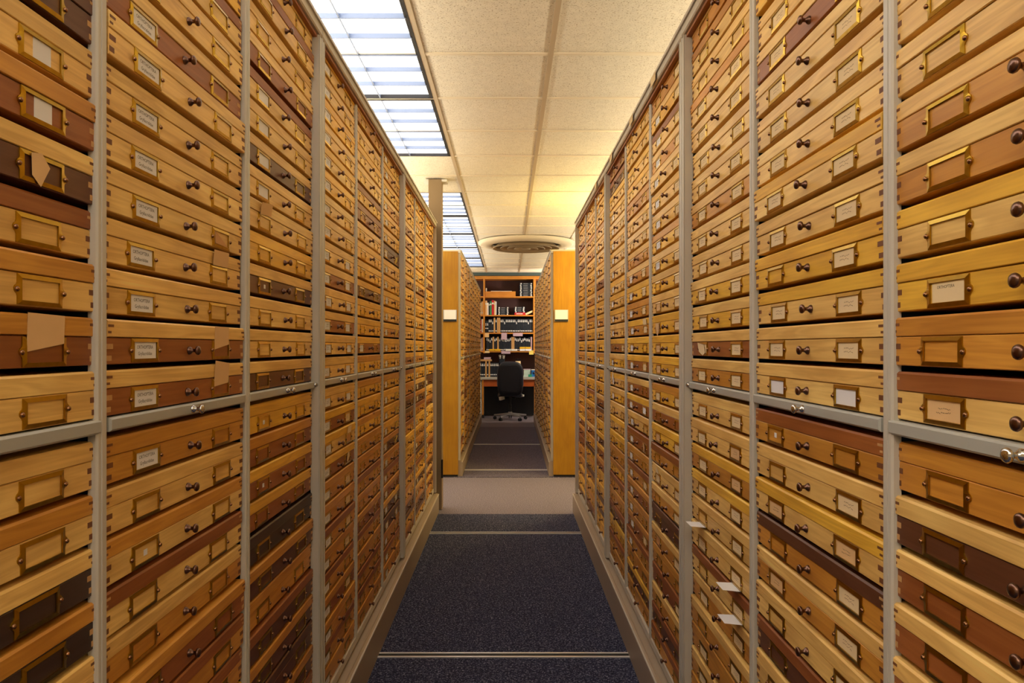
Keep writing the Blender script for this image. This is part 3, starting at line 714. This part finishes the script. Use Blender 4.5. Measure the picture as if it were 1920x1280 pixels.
t = thing('plastic_box', 'clear lidded plastic box standing on the desk beside the blue carton', 'box', (px(989), BY+.06, DT))
b = MB(); b.cbox(-.07, .06, 0, .14, 0, .135, .006); ob('body', b.mesh('body', ['clear']), t); b = MB(); b.cbox(-.073, .063, -.003, .143, .135, .148, .003); ob('lid', b.mesh('lid', ['lilac']), t)
simple('tape_dispenser', 'green tape dispenser in front of the clear box on the desk', 'tape dispenser', (-.035, .035, 0, .04, 0, .05), 'teal', None, (px(994), BY-.02, DT))
simple('small_case', 'small grey-green glass case at the left of the tape dispenser', 'case', (-.035, .035, 0, .04, 0, .035), 'clear', None, (px(985), BY-.03, DT))

# office chair, seen from behind
cx0, cy0 = px(956.5), 13.30
ch = thing('office_chair', 'dark navy office chair with rounded back standing before the desk', 'chair', (cx0, cy0, 0))
def pad(wd, hg, th, n=4, bulge=.25, m=9):
    """rounded upholstered slab in the xz plane, centred, th thick along y"""
    b = MB(); N = 40; rings = []
    prof = [(.80, -.5), (.94, -.42), (1.0, -.2), (1.0, .2), (.94, .42), (.80, .5)]
    for s, y in prof:
        ring = []
        for i in range(N):
            a = 2*PI*i/N; c, q = math.cos(a), math.sin(a)
            x = math.copysign(abs(c)**(2/n), c)*wd/2; z = math.copysign(abs(q)**(2/n), q)*hg/2
            taper = 1-.06*(z/hg+.5)
            ring.append((x*s*taper, y*th-bulge*.2*(abs(x*s)/wd*2)**2*.2+.02*math.sin(z/hg*PI), z*s))
        rings.append(ring)
    vs = [p for r in rings for p in r]
    b.add(vs, [(j*N+i, j*N+(i+1) % N, (j+1)*N+(i+1) % N, (j+1)*N+i) for j in range(len(prof)-1) for i in range(N)], 0, True)
    b.add(rings[0], [tuple(range(N))]); b.add(rings[-1], [tuple(range(N))])
    return b
k1 = 13.15/1352
zt = 1.35-28.5*k1; zb = 1.35-92.5*k1
o = ob('backrest', pad(.475, zt-zb, .075).mesh('backrest', ['chairfab']), ch, (0, -.17, (zt+zb)/2), (.06, 0, 0))
rim = MB(); N = 40; wd, hg = .478, zt-zb+.004
pts = []
for i in range(N+1):
    a = -.15+(PI+.3)*i/N; c, q = math.cos(a), math.sin(a)
    pts.append((math.copysign(abs(c)**.5, c)*wd/2*(1-.06*(math.copysign(abs(q)**.5, q)/2+.5)), -.012+.02*math.sin(math.copysign(abs(q)**.5, q)/2*PI), math.copysign(abs(q)**.5, q)*hg/2))
for a, c in zip(pts, pts[1:]): rim.tube(a, c, .007, n=8)
ob('piping', rim.mesh('piping', ['piping']), o)
ob('seat', pad(.48, .46, .08).mesh('seat', ['chairfab']), ch, (0, .10, .46), (PI/2, 0, 0))
b = MB(); b.bar((0, -.16, .55), (0, -.16, .40), .06, .016); b.bar((0, -.16, .40), (0, .05, .40), .06, .016); ob('back_bracket', b.mesh('back_bracket', ['black']), ch)
b = MB(); b.tube((0, .06, .10), (0, .06, .28), .03); b.tube((0, .06, .28), (0, .06, .40), .018); ob('gas_column', b.mesh('gas_column', ['black']), ch)
b = MB(); b.cbox(-.10, .10, -.02, .16, .385, .42, .01); ob('mechanism', b.mesh('mechanism', ['black']), ch)
b = MB(); b.bar((.10, .03, .47), (.245, -.06, .455), .05, .035); ob('lever', b.mesh('lever', ['white']), ch)
b = MB(); b.bar((-.12, -.06, .42), (-.19, -.12, .40), .05, .06); ob('adjuster_knob', b.mesh('adjuster_knob', ['white']), ch)
base = ob('star_base', None, ch, (0, .06, 0))
b = MB(); b.tube((0, 0, .085), (0, 0, .15), .045, .036); ob('hub', b.mesh('hub', ['grey_metal']), base)
for i in range(5):
    a = -PI/2-PI/5+2*PI*i/5; c, q = math.cos(a), math.sin(a)
    b = MB(); b.bar((c*.03, q*.03, .118), (c*.31, q*.31, .082), .045, .026); arm = ob('leg', b.mesh('leg', ['grey_metal']), ch, (0, .06, 0))
    b = MB(); b.tube((c*.30, q*.30, .085), (c*.30, q*.30, .052), .008)
    for s in (-1, 1):
        e = Vector((-q, c, 0)); p = Vector((c*.30, q*.30, .027)); b.tube(p+e*s*.010, p+e*s*.028, .027, n=14)
    ob('caster', b.mesh('caster', ['black']), arm)

# ------------------------------------------------------------------ loose slips of paper tucked into or under the drawers
def slip(key, m, pts, label, up=0.0, tilt=0.0, roll=0.0, dx=0.0, fold=None, proud=.0035):
    """pts: outline in the card's own x,z plane (m); key says at which label holder it is tucked"""
    b = MB(); n = len(pts); vs = [(x, y, z) for y in (-.0004, 0) for x, z in pts]
    b.add(vs, [tuple(range(n)), tuple(range(2*n-1, n-1, -1))]+[(i, n+i, n+(i+1) % n, (i+1) % n) for i in range(n)])
    o = ob('paper_slip', b.mesh('paper_slip', [m]))
    o.matrix_world = SLOT[key] @ Matrix.Translation((dx, -proud, up)) @ Matrix.Rotation(roll, 4, 'Y') @ Matrix.Rotation(tilt, 4, 'X')
    tag(o, label, 'paper', 'loose paper slips on the drawers')
rect = lambda w, h: [(-w/2, 0), (w/2, 0), (w/2, h), (-w/2, h)]
flag = lambda w, h: [(-w/2, -.020), (w/2, -.008), (w/2, h), (-w/2, h)]
tri = [(-.036, 0), (.036, 0), (-.036, -.016)]
kite = [(-.020, .016), (.0, .022), (.018, .008), (.002, -.022), (-.016, -.012)]
slip(('L', -1, 'A', 1, 'f'), 'tan_paper', flag(.076, .030), 'wide tan card standing above a reddish drawer label at the far left', .0195, .02, .02, 0, None, .0024)
slip(('L', -1, 'A', 4, 'f'), 'tan_paper', kite, 'torn tan kite-shaped paper in a dark drawer label frame at the upper left', 0, 0, .1, -.008)
slip(('L', 0, 'A', 3, 'f'), 'tan_paper', rect(.078, .032), 'tan card standing above the second label of a left drawer, sixth white label up', .0195, .10, -.02)
slip(('L', 0, 'A', 1, 'f'), 'tan_paper', flag(.074, .028), 'tan card standing above a reddish left drawer, second up from the grey shelf', .0195, .02, .02, 0, None, .0024)
slip(('L', 0, 'A', 0, 'f'), 'tan_paper', flag(.074, .034), 'crooked tan card on the red-brown left drawer right above the grey shelf', .0195, .03, .09, 0, None, .0024)
slip(('L', 0, 'A', 4, 'f'), 'kraft_paper', [(-.036, .013), (.03, -.013), (-.036, -.013)], 'diagonal torn tan paper inside the second label frame of a left drawer', 0, 0, 0, 0, None, .0030)
slip(('L', 1, 'A', 5, 'n'), 'tan_paper', rect(.080, .030), 'tan card standing above a label in the third left column near eye height', .0195, .2, -.1)
slip(('L', 2, 'B', 3, 'f'), 'cream_paper', kite, 'cream torn paper on a dark drawer low in the fourth left column', .004, .1, .2)
slip(('L', 2, 'B', 2, 'f'), 'cream_paper', rect(.06, .025), 'cream slip above a low label in the fourth left column', .0195, .1, 0)
for k, (r, c) in enumerate(((2, 'f'), (7, 'f'))):
    slip(('L', 4, 'A', r, c), 'yellow_paper', kite, ('yellowish curled slip just above eye height in the sixth left column', 'yellowish curled slip high in the sixth left column')[k], 0, .3, .3)
for k, r in enumerate((1, 2, 3, 4)):
    slip(('L', 4, 'B', r, 'f'), 'yellow_paper', [(-.02, -.02), (.012, -.022), (.024, .02), (-.008, .024)], f'yellow curled slip in the sixth left column, {ORD[k]} below the grey shelf', 0, .25, .2)
slip(('R', 1, 'A', 1, 'f'), 'cream_paper', [(-.04, .014), (.026, .015), (.040, -.006), (.016, -.018), (-.028, -.012)], 'torn cream paper over a label of a brown drawer near the right grey shelf', 0, .06, .12, -.012)
slip(('R', 2, 'A', 2, 'f'), 'tan_paper', [(-.03, .016), (.034, .018), (.03, -.006), (-.006, -.034), (-.026, -.02)], 'torn tan paper hanging below a label in the third right column', 0, .1, .1)
slip(('R', 3, 'A', 2, 'n'), 'cream_paper', rect(.07, .026), 'cream card standing above a label in the fourth right column', .0195, .1, 0)
slip(('R', 4, 'B', 0, 'f'), 'white_paper', [(-.02, 0), (.02, 0), (0, .05)], 'white pointed slip just below the grey shelf in the fifth right column', .012, .05, 0)
slip(('R', 3, 'B', 3, 'n'), 'tan_paper', kite, 'tan pointed scrap on a dark drawer low in the fourth right column', 0, .1, .2)
slip(('R', 2, 'B', 4, 'f'), 'cream_paper', [(-.03, 0), (.03, 0), (0, .03)], 'cream pointed scrap above a label low in the third right column', .0195, .1, 0)
# three white tabs sticking straight out between the lower right drawers
for k, (r, c, lb) in enumerate(((4, 'f', 'topmost and farthest of three'), (5, 'n', 'middle of three'), (6, 'n', 'lowest of three'))):
    slip(('R', 1, 'B', r, c), 'white_paper', [(-.034, 0), (.034, 0), (.030, .042), (-.030, .042)], f'white paper tab sticking out between low right drawers, {lb}', -.0205, 1.50, 0, 0, None, .001)
